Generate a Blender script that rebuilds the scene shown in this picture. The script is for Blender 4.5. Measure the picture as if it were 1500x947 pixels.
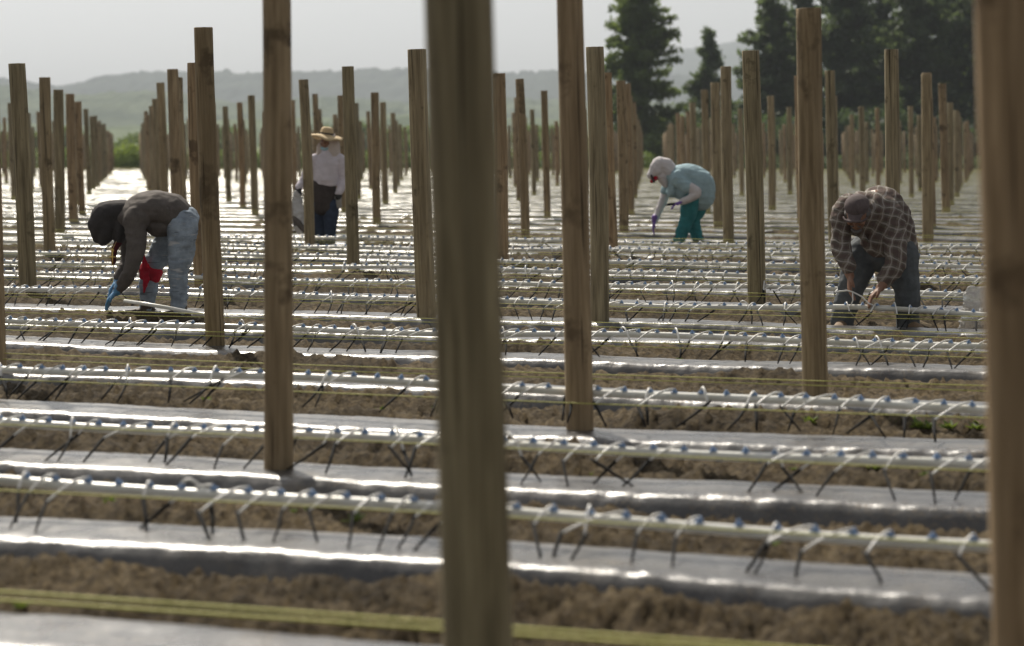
import bpy, bmesh, math, random
import numpy as np
from mathutils import Vector, Matrix, Quaternion, noise
random.seed(7); rng = np.random.default_rng(7)
for o in list(bpy.data.objects): bpy.data.objects.remove(o)
S = bpy.context.scene; COL = S.collection
# ------------------------------------------------------------------ camera, sky, sun, exposure
H = 1.43; F = 3500.0; PITCH = math.radians(4.387)
cam = bpy.data.cameras.new('camera'); camo = bpy.data.objects.new('camera', cam); COL.objects.link(camo)
camo.location = (0, 0, H); camo.rotation_euler = (math.pi/2 - PITCH, 0, 0)
cam.sensor_width = 36; cam.lens = 84; cam.clip_start = .1; cam.clip_end = 20000
cam.dof.use_dof = True; cam.dof.focus_distance = 17.5; cam.dof.aperture_fstop = 2.7
S.camera = camo
SUN_EL = math.radians(46); SUN_AZ = math.radians(-21)
w = bpy.data.worlds.new('World'); S.world = w; w.use_nodes = True
nt = w.node_tree; nt.nodes.clear()
sky = nt.nodes.new('ShaderNodeTexSky'); sky.sky_type = 'NISHITA'; sky.sun_disc = False
sky.sun_elevation = SUN_EL; sky.sun_rotation = SUN_AZ; sky.air_density = 1.0; sky.dust_density = 3.5; sky.ozone_density = 1.0
hs = nt.nodes.new('ShaderNodeHueSaturation'); hs.inputs['Saturation'].default_value = .10
bg = nt.nodes.new('ShaderNodeBackground'); bg.inputs[1].default_value = .088
ow = nt.nodes.new('ShaderNodeOutputWorld')
nt.links.new(sky.outputs[0], hs.inputs['Color']); nt.links.new(hs.outputs[0], bg.inputs[0]); nt.links.new(bg.outputs[0], ow.inputs[0])
sd = bpy.data.lights.new('sun', 'SUN'); sd.energy = 5.0; sd.angle = math.radians(.6); sd.color = (1, .92, .79)
so = bpy.data.objects.new('sun', sd); COL.objects.link(so)
sdir = Vector((math.sin(SUN_AZ)*math.cos(SUN_EL), math.cos(SUN_AZ)*math.cos(SUN_EL), math.sin(SUN_EL)))
so.rotation_mode = 'QUATERNION'; so.rotation_quaternion = sdir.to_track_quat('Z', 'Y'); so.location = (0, 0, 30)
S.view_settings.view_transform = 'Standard'; S.view_settings.look = 'None'; S.view_settings.gamma = 1
S.view_settings.exposure = 0.14; S.view_settings.use_curve_mapping = False
S.cycles.volume_bounces = 0; S.cycles.max_bounces = 6; S.cycles.volume_max_steps = 64

# ------------------------------------------------------------------ geometry of the view
def gp(px, py, z=0.0):
    """where the sight line of a photo pixel meets the level z"""
    d = Vector((0, math.cos(PITCH), -math.sin(PITCH)))*F + Vector((px-750, 0, 0)) + Vector((0, math.sin(PITCH), math.cos(PITCH)))*(473.5-py)
    k = (z-H)/d.z
    return Vector((d.x*k, d.y*k, z))
def zat(py, Y):
    """height seen at photo line py at distance Y"""
    dy = math.cos(PITCH)*F + math.sin(PITCH)*(473.5-py); dz = -math.sin(PITCH)*F + math.cos(PITCH)*(473.5-py)
    return H + dz/dy*Y
SL = .345; TH = math.atan(SL)
E1 = Vector((math.cos(TH), -math.sin(TH), 0)); E2 = Vector((math.sin(TH), math.cos(TH), 0))
ROWU = [.00128, .00170, .002165, .00266, .00315, .00364, .00421, .00464, .0051, .0057, .00628, .00684, .0075, .00812]
ROWD = [u*F for u in ROWU]
while ROWD[-1] < 148: ROWD.append(ROWD[-1]+2.05)
def gz(y): return -.0048*min(110., max(0., y-40))      # the field falls gently away beyond the workers
def gza(y): return -.0048*np.clip(y-40, 0, 110)
def rp(n, s, t=0, z=0):
    p = Vector((0, ROWD[n], 0)) + E1*s + E2*t; p.z = z+gz(p.y); return p
BEDZ = .10

# ------------------------------------------------------------------ numpy value noise
def _h(ix, iy, seed):
    n = (ix.astype(np.int64)*374761393 + iy.astype(np.int64)*668265263 + seed*144665) & 0x7fffffff
    n = ((n ^ (n >> 13))*1274126177) & 0x7fffffff
    return ((n ^ (n >> 16)) & 0xffff)/65535.0
def vn(x, y, seed=0):
    x = np.asarray(x, float); y = np.asarray(y, float)
    ix = np.floor(x); iy = np.floor(y); fx = x-ix; fy = y-iy; fx = fx*fx*(3-2*fx); fy = fy*fy*(3-2*fy)
    a = _h(ix, iy, seed); b = _h(ix+1, iy, seed); c = _h(ix, iy+1, seed); d = _h(ix+1, iy+1, seed)
    return (a*(1-fx)+b*fx)*(1-fy) + (c*(1-fx)+d*fx)*fy - .5

# ------------------------------------------------------------------ materials
MATS = {}
def M(name, base=(.5, .5, .5), rough=.6, metal=0, spec=.5):
    m = bpy.data.materials.new(name); m.use_nodes = True; MATS[name] = m
    b = m.node_tree.nodes['Principled BSDF']; b.inputs['Base Color'].default_value = (*base, 1)
    b.inputs['Roughness'].default_value = rough; b.inputs['Metallic'].default_value = metal
    b.inputs['Specular IOR Level'].default_value = spec
    return m
def N(m, t, **k):
    n = m.node_tree.nodes.new(t)
    for a, v in k.items(): setattr(n, a, v)
    return n
def LK(m, a, b): m.node_tree.links.new(a, b)
def bsdf(m): return m.node_tree.nodes['Principled BSDF']
def coords(m, kind='Object', scale=(1, 1, 1)):
    tc = N(m, 'ShaderNodeTexCoord'); mp = N(m, 'ShaderNodeMapping'); mp.inputs['Scale'].default_value = scale
    LK(m, tc.outputs[kind], mp.inputs['Vector']); return mp.outputs[0]
def nz(m, vec, scale, detail=4, rough=.55):
    n = N(m, 'ShaderNodeTexNoise'); n.inputs['Scale'].default_value = scale; n.inputs['Detail'].default_value = detail
    n.inputs['Roughness'].default_value = rough
    if vec is not None: LK(m, vec, n.inputs['Vector'])
    return n.outputs['Fac']
def ramp(m, fac, stops):
    r = N(m, 'ShaderNodeValToRGB'); e = r.color_ramp.elements
    e[0].position = stops[0][0]; e[0].color = (*stops[0][1], 1); e[1].position = stops[-1][0]; e[1].color = (*stops[-1][1], 1)
    for p, c in stops[1:-1]: x = e.new(p); x.color = (*c, 1)
    LK(m, fac, r.inputs[0]); return r.outputs[0]
def mix(m, fac, a, b, mode='MIX'):
    x = N(m, 'ShaderNodeMix', data_type='RGBA', blend_type=mode)
    for s, v in ((x.inputs[0], fac), (x.inputs[6], a), (x.inputs[7], b)):
        if isinstance(v, (int, float)): s.default_value = v
        elif isinstance(v, tuple): s.default_value = (*v, 1)
        else: LK(m, v, s)
    return x.outputs[2]
def bump(m, h, strength=.4, dist=.01):
    b = N(m, 'ShaderNodeBump'); b.inputs['Strength'].default_value = strength; b.inputs['Distance'].default_value = dist
    LK(m, h, b.inputs['Height']); LK(m, b.outputs[0], bsdf(m).inputs['Normal'])
def setc(m, c): LK(m, c, bsdf(m).inputs['Base Color'])

m = M('soil', rough=.95, spec=.2); v = coords(m)
c1 = ramp(m, nz(m, v, 1.1, 6), [(.3, (.062, .046, .025)), (.7, (.16, .12, .067))])
c2 = ramp(m, nz(m, v, 22, 5, .7), [(.4, (.30, .27, .23)), (.6, (1, 1, 1))])
setc(m, mix(m, 1.0, c1, c2, 'MULTIPLY')); bump(m, nz(m, v, 38, 6, .7), .9, .03)
m = M('plastic_film', rough=.3); v = coords(m)
fc = nz(m, v, 2.3, 6, .65)
base = ramp(m, fc, [(.35, (.05, .05, .055)), (.6, (.09, .086, .082)), (.8, (.20, .165, .12))])
dirt = mix(m, 1.0, ramp(m, nz(m, v, 3.1, 5, .7), [(.5, (0, 0, 0)), (.68, (1, 1, 1))]), ramp(m, nz(m, v, 60, 4, .7), [(.5, (0, 0, 0)), (.58, (.85, .85, .85))]), 'MULTIPLY')
setc(m, mix(m, dirt, base, (.21, .16, .10)))
rr = ramp(m, nz(m, v, 7, 4), [(.3, (.22, .22, .22)), (.75, (.40, .40, .40))]); LK(m, rr, bsdf(m).inputs['Roughness'])
bsdf(m).inputs['Specular IOR Level'].default_value = .75
a = nz(m, v, 130, 3, .7); b = nz(m, coords(m, scale=(14, 3, 14)), 1.6, 5, .6)
mm = N(m, 'ShaderNodeMath', operation='ADD'); m2 = N(m, 'ShaderNodeMath', operation='MULTIPLY'); m2.inputs[1].default_value = .4
LK(m, a, m2.inputs[0]); LK(m, m2.outputs[0], mm.inputs[0]); LK(m, b, mm.inputs[1]); bump(m, mm.outputs[0], .36, .009)
def wood(name, stops, dark, knots=.62):
    m = M(name, rough=.8, spec=.3); oi = N(m, 'ShaderNodeObjectInfo'); tc = N(m, 'ShaderNodeTexCoord')
    cx = N(m, 'ShaderNodeCombineXYZ'); mu = N(m, 'ShaderNodeMath', operation='MULTIPLY'); mu.inputs[1].default_value = 37.0
    LK(m, oi.outputs['Random'], mu.inputs[0])
    for i in range(3): LK(m, mu.outputs[0], cx.inputs[i])
    ad = N(m, 'ShaderNodeVectorMath', operation='ADD'); LK(m, tc.outputs['Object'], ad.inputs[0]); LK(m, cx.outputs[0], ad.inputs[1])
    mp = N(m, 'ShaderNodeMapping'); mp.inputs['Scale'].default_value = (26, 26, 1.5); LK(m, ad.outputs[0], mp.inputs[0])
    g = nz(m, mp.outputs[0], 1.6, 7, .62)
    base = ramp(m, g, stops)
    bl = nz(m, ad.outputs[0], 4.5, 4, .6)
    base = mix(m, ramp(m, bl, [(knots, (0, 0, 0)), (knots+.1, (.85, .85, .85))]), base, dark)
    mp2 = N(m, 'ShaderNodeMapping'); mp2.inputs['Scale'].default_value = (9, 9, .7); LK(m, ad.outputs[0], mp2.inputs[0])
    base = mix(m, ramp(m, nz(m, mp2.outputs[0], 1.2, 3), [(.4, (0, 0, 0)), (.65, (.6, .6, .6))]), base, tuple(x*.62 for x in stops[1][1]))
    rv = ramp(m, oi.outputs['Random'], [(0, (.82, .8, .72)), (.5, (1, .97, .92)), (1, (1.1, 1.0, .9))])
    base = mix(m, 1.0, base, rv, 'MULTIPLY')
    mp3 = N(m, 'ShaderNodeMapping'); mp3.inputs['Scale'].default_value = (42, 42, .9); LK(m, ad.outputs[0], mp3.inputs[0])
    cr = nz(m, mp3.outputs[0], 1.0, 2, .5)
    base = mix(m, ramp(m, cr, [(.30, (.9, .9, .9)), (.36, (0, 0, 0))]), base, tuple(x*.6 for x in dark))
    setc(m, base); bump(m, g, .9, .012); return m
wood('wood_brown', [(.32, (.19, .14, .082)), (.5, (.37, .285, .18)), (.7, (.54, .43, .285))], (.075, .05, .028), .57)
wood('wood_green', [(.32, (.17, .142, .088)), (.5, (.335, .285, .185)), (.7, (.49, .43, .29))], (.07, .055, .03), .6)
m = M('wood_end', rough=.85); v = coords(m); wv = N(m, 'ShaderNodeTexNoise'); wv.inputs['Scale'].default_value = 30; LK(m, v, wv.inputs[0])
setc(m, ramp(m, wv.outputs[0], [(.3, (.22, .17, .11)), (.7, (.40, .33, .23))]))
m = M('white_pipe', (.74, .74, .70), .28, 0, .6); v = coords(m)
setc(m, ramp(m, nz(m, v, 3, 6, .7), [(.35, (.60, .58, .50)), (.6, (.78, .78, .74))]))
M('white_tube', (.80, .79, .76), .35); M('blue_fitting', (.22, .34, .56), .3); M('black_stake', (.012, .012, .013), .85, 0, .15)
m = M('yellow_twine', (.62, .60, .14), .6); setc(m, ramp(m, nz(m, coords(m), 90, 2), [(.35, (.42, .42, .08)), (.65, (.70, .68, .22))]))
def leaf(name, a, b, tr=.4):
    m = M(name, rough=.6, spec=.3)
    setc(m, ramp(m, nz(m, coords(m), .9, 5, .7), [(.35, a), (.65, b)]))
    bsdf(m).inputs['Transmission Weight'].default_value = 0
    t = N(m, 'ShaderNodeBsdfTranslucent'); t.inputs[0].default_value = (b[0]*1.3, b[1]*1.3, b[2]*.8, 1)
    x = N(m, 'ShaderNodeMixShader'); x.inputs[0].default_value = tr
    LK(m, bsdf(m).outputs[0], x.inputs[1]); LK(m, t.outputs[0], x.inputs[2]); LK(m, x.outputs[0], m.node_tree.nodes['Material Output'].inputs[0]); return m
leaf('weed_leaf', (.07, .11, .028), (.15, .20, .05), .3)
leaf('spruce_needles', (.06, .092, .04), (.14, .19, .07)); leaf('pine_needles', (.05, .078, .05), (.11, .15, .085))
leaf('dark_needles', (.03, .052, .032), (.07, .105, .055)); leaf('crop_leaf', (.11, .16, .035), (.22, .29, .07), .3)
m = M('bark', (.09, .07, .05), .9)
m = M('meadow', rough=.95, spec=.1); setc(m, ramp(m, nz(m, coords(m), .05, 6, .6), [(.35, (.08, .12, .04)), (.65, (.17, .19, .075))]))
def forest(name, a, b):
    m = M(name, rough=.95, spec=.1); v = coords(m)
    c = ramp(m, nz(m, v, .012, 8, .7), [(.38, a), (.6, b)]); setc(m, c); return m
forest('ridge_forest', (.024, .036, .04), (.045, .062, .055)); forest('hill_forest', (.03, .05, .03), (.085, .11, .065))
forest('foothill', (.05, .075, .04), (.11, .14, .08))
def cloth(name, c, rough=.85, var=.25, scale=14):
    m = M(name, rough=rough, spec=.2); v = coords(m)
    setc(m, ramp(m, nz(m, v, scale, 5, .65), [(.3, tuple(x*(1-var) for x in c)), (.7, tuple(min(1, x*(1+var)) for x in c))])); bump(m, nz(m, v, 60, 4), .35, .006); return m
cloth('charcoal_cloth', (.12, .105, .096)); cloth('hood_cloth', (.055, .05, .05)); cloth('light_denim', (.29, .345, .41), var=.35, scale=9)
cloth('dark_denim', (.035, .05, .085)); cloth('slate_trouser', (.10, .11, .118)); cloth('lilac_cloth', (.64, .60, .66), var=.1)
cloth('brown_apron', (.055, .045, .042)); cloth('aqua_cloth', (.33, .46, .51), var=.12); cloth('teal_cloth', (.035, .20, .22), var=.2)
cloth('mauve_cloth', (.60, .57, .58), var=.1); cloth('red_cloth', (.45, .015, .035)); cloth('maroon_cloth', (.12, .095, .095)); cloth('blue_mask', (.35, .52, .60), var=.1)
cloth('scarf_cloth', (.55, .48, .44), var=.1); cloth('dark_red_cloth', (.10, .015, .02))
M('blue_glove', (.10, .28, .50), .35); M('purple_glove', (.16, .07, .34), .4); M('black_glove', (.02, .02, .022), .7); M('grey_glove', (.30, .29, .27), .7)
M('skin', (.26, .135, .085), .5); M('hair', (.02, .016, .014), .6); M('hair_grey', (.12, .11, .105), .7); M('gold', (.75, .52, .16), .3, .9)
M('boot', (.06, .042, .03), .7); M('boot_tan', (.22, .15, .09), .8); M('straw', (.58, .44, .25), .8); M('hat_band', (.02, .018, .018), .6); M('eye', (.01, .01, .01), .2)
m = bpy.data.materials['straw']; wv = N(m, 'ShaderNodeTexWave'); wv.inputs['Scale'].default_value = 40; LK(m, coords(m), wv.inputs[0]); bump(m, wv.outputs['Fac'], .4, .004)
m = mt_ = bpy.data.materials['light_denim']; old = bsdf(m).inputs['Base Color'].links[0].from_socket
st = nz(m, coords(m, scale=(5, 5, 42)), 1.0, 3, .6)
c = mix(m, ramp(m, st, [(.60, (0, 0, 0)), (.66, (.8, .8, .8))]), old, (.55, .55, .55)); c = mix(m, ramp(m, st, [(.33, (.8, .8, .8)), (.38, (0, 0, 0))]), c, (.10, .12, .14)); setc(m, c)
m = M('plaid', rough=.9, spec=.15)
tc = N(m, 'ShaderNodeTexCoord'); sp = N(m, 'ShaderNodeSeparateXYZ'); wob = N(m, 'ShaderNodeTexNoise'); wob.inputs['Scale'].default_value = 5
LK(m, tc.outputs['Object'], wob.inputs[0]); va = N(m, 'ShaderNodeVectorMath', operation='MULTIPLY_ADD'); va.inputs[1].default_value = (.13, .13, .13)
LK(m, wob.outputs['Color'], va.inputs[0]); LK(m, tc.outputs['Object'], va.inputs[2]); rt_ = N(m, 'ShaderNodeVectorRotate', rotation_type='Y_AXIS'); rt_.inputs['Angle'].default_value = -.3; LK(m, va.outputs[0], rt_.inputs['Vector']); LK(m, rt_.outputs[0], sp.inputs[0])
def stripes(axis, freq, phase, wdt):
    mu = N(m, 'ShaderNodeMath', operation='MULTIPLY_ADD'); mu.inputs[1].default_value = freq; mu.inputs[2].default_value = phase; LK(m, sp.outputs[axis], mu.inputs[0])
    fr = N(m, 'ShaderNodeMath', operation='FRACT'); LK(m, mu.outputs[0], fr.inputs[0])
    lt = N(m, 'ShaderNodeMath', operation='LESS_THAN'); lt.inputs[1].default_value = wdt; LK(m, fr.outputs[0], lt.inputs[0]); return lt.outputs[0]
half = N(m, 'ShaderNodeMath', operation='MULTIPLY'); half.inputs[1].default_value = .55; LK(m, stripes(0, 15, 0, .45), half.inputs[0])
half2 = N(m, 'ShaderNodeMath', operation='MULTIPLY'); half2.inputs[1].default_value = .5; LK(m, stripes(2, 15, .2, .45), half2.inputs[0])
c = mix(m, half.outputs[0], (.19, .165, .135), (.075, .062, .055)); c = mix(m, half2.outputs[0], c, (.09, .05, .05))
for ax, ph in ((0, .3), (2, .55)):
    h3 = N(m, 'ShaderNodeMath', operation='MULTIPLY'); h3.inputs[1].default_value = .5; LK(m, stripes(ax, 15, ph, .15), h3.inputs[0]); c = mix(m, h3.outputs[0], c, (.42, .39, .37))
setc(m, c)
m = M('bag_film', (.62, .62, .62), .3, 0, .5); bsdf(m).inputs['Transmission Weight'].default_value = .25; bump(m, nz(m, coords(m), 25, 4), .8, .02)
m = M('clear_film', (.85, .85, .84), .2, 0, .5); bsdf(m).inputs['Transmission Weight'].default_value = .75; bsdf(m).inputs['IOR'].default_value = 1.1; bump(m, nz(m, coords(m), 18, 4), .9, .02)
def mt(n): return bpy.data.materials[n]

# ------------------------------------------------------------------ object helpers
def tag(o, label=None, cat=None, group=None, kind=None):
    if label: o['label'] = label
    if cat: o['category'] = cat
    if group: o['group'] = group
    if kind: o['kind'] = kind
    return o
def link(name, me, mat=None, parent=None, loc=None):
    o = bpy.data.objects.new(name, me); COL.objects.link(o)
    if mat and me and not me.materials: me.materials.append(mt(mat))
    if parent: o.parent = parent
    if loc is not None: o.location = loc
    return o
def empty(name, loc, rz=0):
    o = bpy.data.objects.new(name, None); COL.objects.link(o); o.location = loc; o.rotation_euler = (0, 0, rz); o.empty_display_size = .1; return o
def npmesh(name, V, Fq, smooth=True):
    me = bpy.data.meshes.new(name); V = np.asarray(V, np.float32); Fq = np.asarray(Fq, np.int32); k = Fq.shape[1]
    me.vertices.add(len(V)); me.vertices.foreach_set('co', V.ravel())
    me.loops.add(Fq.size); me.loops.foreach_set('vertex_index', Fq.ravel())
    me.polygons.add(len(Fq)); me.polygons.foreach_set('loop_start', np.arange(len(Fq), dtype=np.int32)*k)
    me.polygons.foreach_set('use_smooth', np.full(len(Fq), smooth)); me.update(calc_edges=True); me.validate(); return me
def grid(nr, nc):
    i = np.arange(nr-1)[:, None]*nc + np.arange(nc-1)[None]; i = i.ravel()
    return np.stack([i, i+1, i+nc+1, i+nc], 1)
class MB:
    def __init__(s): s.V = []; s.F = []
    def tube(s, pts, radii, n=8, side=None, caps=True):
        """loft of elliptical rings; radii: number or (ra, rb) with ra along side"""
        pts = [Vector(p) for p in pts]; L = len(pts)
        if not isinstance(radii, (list,)): radii = [radii]*L
        base = len(s.V); ref = Vector(side) if side is not None else None; prev = None
        for i, p in enumerate(pts):
            t = (pts[min(i+1, L-1)] - pts[max(i-1, 0)]).normalized()
            if ref is not None: a = ref - t*ref.dot(t)
            elif prev is not None: a = prev - t*prev.dot(t)
            else:
                a = Vector((0, 1, 0)) if abs(t.y) < .8 else Vector((1, 0, 0)); a = a - t*a.dot(t)
            a.normalize(); prev = a; b = t.cross(a); r = radii[i]; ra, rb = r if isinstance(r, tuple) else (r, r)
            for k in range(n):
                an = 2*math.pi*k/n; s.V.append(p + a*(ra*math.cos(an)) + b*(rb*math.sin(an)))
        for i in range(L-1):
            for k in range(n):
                q = base+i*n+k; q2 = base+i*n+(k+1) % n; s.F.append((q, q2, q2+n, q+n))
        if caps: s.F.append(tuple(base+k for k in range(n))[::-1]); s.F.append(tuple(base+(L-1)*n+k for k in range(n)))
        return s
    def ell(s, c, r, rot=None, nu=16, nv=10):
        c = Vector(c); base = len(s.V); r = (r, r, r) if isinstance(r, (int, float)) else r
        for j in range(1, nv):
            ph = math.pi*j/nv
            for k in range(nu):
                an = 2*math.pi*k/nu; v = Vector((r[0]*math.sin(ph)*math.cos(an), r[1]*math.sin(ph)*math.sin(an), r[2]*math.cos(ph)))
                s.V.append(c + (rot @ v if rot else v))
        top = len(s.V); v = Vector((0, 0, r[2])); s.V.append(c + (rot @ v if rot else v)); s.V.append(c - (rot @ v if rot else v))
        for j in range(nv-2):
            for k in range(nu):
                q = base+j*nu+k; q2 = base+j*nu+(k+1) % nu; s.F.append((q, q+nu, q2+nu, q2))
        for k in range(nu):
            s.F.append((top, base+k, base+(k+1) % nu)); q = base+(nv-2)*nu; s.F.append((top+1, q+(k+1) % nu, q+k))
        return s
    def limb(s, pts, radii, n=14, side=None):
        """rounded tapering tube: extra rounded ends"""
        pts = [Vector(p) for p in pts]; radii = list(radii) if isinstance(radii, (list, tuple)) and not isinstance(radii[0], Vector) else [radii]*len(pts)
        f = lambda r, k: (r[0]*k, r[1]*k) if isinstance(r, tuple) else r*k
        mxr = lambda r: min(r) if isinstance(r, tuple) else r
        d0 = (pts[0]-pts[1]).normalized(); d1 = (pts[-1]-pts[-2]).normalized(); r0 = mxr(radii[0]); r1 = mxr(radii[-1])
        # resample with smooth interpolation
        P = []; R = []
        for i in range(len(pts)-1):
            p0 = pts[max(i-1, 0)]; p1 = pts[i]; p2 = pts[i+1]; p3 = pts[min(i+2, len(pts)-1)]
            for q in range(5):
                t = q/5; P.append(.5*((2*p1)+(p2-p0)*t+(2*p0-5*p1+4*p2-p3)*t*t+(3*p1-p0-3*p2+p3)*t**3))
                a, b = radii[i], radii[i+1]
                if isinstance(a, tuple) or isinstance(b, tuple):
                    a = a if isinstance(a, tuple) else (a, a); b = b if isinstance(b, tuple) else (b, b); R.append((a[0]*(1-t)+b[0]*t, a[1]*(1-t)+b[1]*t))
                else: R.append(a*(1-t)+b*t)
        P.append(pts[-1]); R.append(radii[-1])
        pre = [(pts[0]+d0*r0*k, f(radii[0], math.sqrt(max(0, 1-k*k)))) for k in (.97, .8, .45)]
        post = [(pts[-1]+d1*r1*k, f(radii[-1], math.sqrt(max(0, 1-k*k)))) for k in (.45, .8, .97)]
        P = [a for a, _ in pre]+P+[a for a, _ in post]; R = [b for _, b in pre]+R+[b for _, b in post]
        return s.tube(P, R, n, side)
    def mesh(s, name, smooth=True):
        me = bpy.data.meshes.new(name); me.from_pydata([tuple(v) for v in s.V], [], s.F); me.update()
        if smooth: me.polygons.foreach_set('use_smooth', [True]*len(me.polygons))
        return me
    def build(s, name, mat, parent=None, smooth=True, loc=None): return link(name, s.mesh(name, smooth), mat, parent, loc)
def remesh(me, vox, smooth=2, wr=0, wscale=9, seed=0):
    o = bpy.data.objects.new('tmp', me); COL.objects.link(o)
    r = o.modifiers.new('r', 'REMESH'); r.mode = 'VOXEL'; r.voxel_size = vox; r.use_smooth_shade = True
    if smooth: q = o.modifiers.new('s', 'SMOOTH'); q.iterations = smooth; q.factor = .6
    dg = bpy.context.evaluated_depsgraph_get(); out = bpy.data.meshes.new_from_object(o.evaluated_get(dg)); bpy.data.objects.remove(o)
    if wr:
        for v in out.vertices:
            p = v.co*wscale + Vector((seed, seed*2, 0)); n = noise.noise(p) + .5*noise.noise(p*2.1)
            rg = 1-abs(noise.noise(Vector((p.x*.8, p.y*.8, p.z*2.2))))*2
            v.co += v.normal*(wr*(n + .7*max(0, rg)-.3))
    out.polygons.foreach_set('use_smooth', [True]*len(out.polygons)); return out

# ------------------------------------------------------------------ ground
ds = [-3.0, -1, 1, 2.5]; d = 3.5
while d < 48: ds.append(d); d += max(.02, .0042*d)
while d < 9000: ds.append(d); d *= 1.06
ds = np.array(ds)
ks = np.concatenate([[-4, -2.5, -1.5, -1, -.7, -.5, -.4], np.linspace(-.3, .3, 420), [.4, .5, .7, 1, 1.5, 2.5, 4]])
X = ks[None]*(ds[:, None]+4) ; Y = np.repeat(ds[:, None], len(ks), 1)
D0 = Y + SL*X
rd = np.array(ROWD); idx = np.clip(np.searchsorted(rd, D0), 1, len(rd)-1)
lo = rd[idx-1]; hi = rd[idx]; t = np.minimum(np.abs(D0-lo), np.abs(hi-D0))*math.cos(TH)
mound = np.exp(-((t-.52)/.16)**2)
n1 = vn(X*1.3, Y*1.3, 1); big = vn(X*5, Y*5, 2); md = vn(X*14, Y*14, 3); sm = vn(X*30, Y*30, 4); fine = vn(X*55, Y*55, 5)
Z = .0 + mound*(.05+.11*n1) + (.03*np.abs(big)*2 + .035*np.maximum(md, -.12) + .05*np.abs(sm) + .06*np.abs(fine) + .03*vn(X*90, Y*90, 6))*(1-.75*np.exp(-((t-.85)/.12)**2)*(n1 > 0))
Z -= .25*np.exp(-(t/.26)**4)*0.35
fade = np.clip((60-Y)/20, 0, 1); Z = Z*fade + (1-fade)*(-.03)
Z = np.where(Y > 150, -.03, Z); Z = np.where(Y < 3, -.03, Z)
Z = Z + gza(Y)
me = npmesh('ground', np.stack([X, Y, Z], -1).reshape(-1, 3), grid(len(ds), len(ks)))
me.materials.append(mt('soil')); me.materials.append(mt('meadow'))
pi = np.repeat((ds[:-1] > 150).astype(np.int32), len(ks)-1); me.polygons.foreach_set('material_index', pi)
tag(link('ground', me), 'brown clumpy farm soil between the planting rows', kind='structure')

# ------------------------------------------------------------------ planting beds under film
ORD = ['nearest', 'second', 'third', 'fourth', 'fifth', 'sixth', 'seventh', 'eighth', 'ninth', 'tenth', 'eleventh', 'twelfth', 'thirteenth', 'fourteenth', 'fifteenth', 'sixteenth']
prof_t = np.array([-.41, -.345, -.315, -.290, -.268, -.250, -.225, -.12, .04, .12, .20, .26, .32, .40])
prof_z = np.array([-.07, .0, .045, .078, .098, .1065, .109, .110, .110, .108, .098, .066, .0, -.06])
for n, D in enumerate(ROWD):
    half = .30*D+3.5; step = .025 if D < 18 else .0019*D if D < 60 else .0032*D
    s = np.arange(-half, half*1.12, step); ns = len(s)
    tt = np.interp(np.linspace(0, 13, 40 if D < 30 else 26), np.arange(14), prof_t); zz = np.interp(tt, prof_t, prof_z)
    Sg = np.repeat(s[:, None], len(tt), 1); T = np.repeat(tt[None], ns, 0); Zb = np.repeat(zz[None], ns, 0)
    wob = .03*vn(s*1.1, s*0+n*7, 11)+.02*vn(s*3.7, s*0+n*5, 12); hgt = 1+.25*vn(s*.8, s*0+n*3, 13)
    T = T + np.where(T < 0, 1, .7)*wob[:, None]; Zb = Zb*hgt[:, None]
    A = .007*vn(Sg*2.5, T*3+n*9, 14) + .0045*vn(Sg*17, T*7+n*9, 15) + .003*vn(Sg*45, T*38, 16)
    fr = np.exp(-((T+.28)/.07)**2); A = A + fr*(.006*vn(Sg*6+T*8, T*3+n, 17)+.005*vn(Sg*21-T*14, T*5+n, 27)+.005*vn(Sg*50, T*34+n, 28)) + min(1, max(0, (D-14)/22))*(.008*vn(Sg*14, T*26+n, 29)+.008*vn(Sg*26, T*44+n, 30))
    Zb = Zb + A; T = T - fr*.012*vn(Sg*9, T*2+n*2, 18)
    if D > 60: Zb -= 0
    P = np.zeros(Sg.shape+(3,)); P[..., 0] = E1.x*Sg+E2.x*T; P[..., 1] = D+E1.y*Sg+E2.y*T; P[..., 2] = Zb + gza(P[..., 1])
    me = npmesh('planting_bed', P.reshape(-1, 3), grid(ns, len(tt))[:, ::-1])
    o = link('planting_bed', me, 'plastic_film')
    if n == 0: o.name = 'planting_bed'
    if n < 14: lab = 'raised planting bed under grey black plastic film, %s bed back from the camera' % ORD[n]
    else: lab = 'narrow bright bed under shiny plastic film in the far field beyond the hat wearer'
    tag(o, lab, 'planting bed', 'planting beds covered with plastic film')

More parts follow.
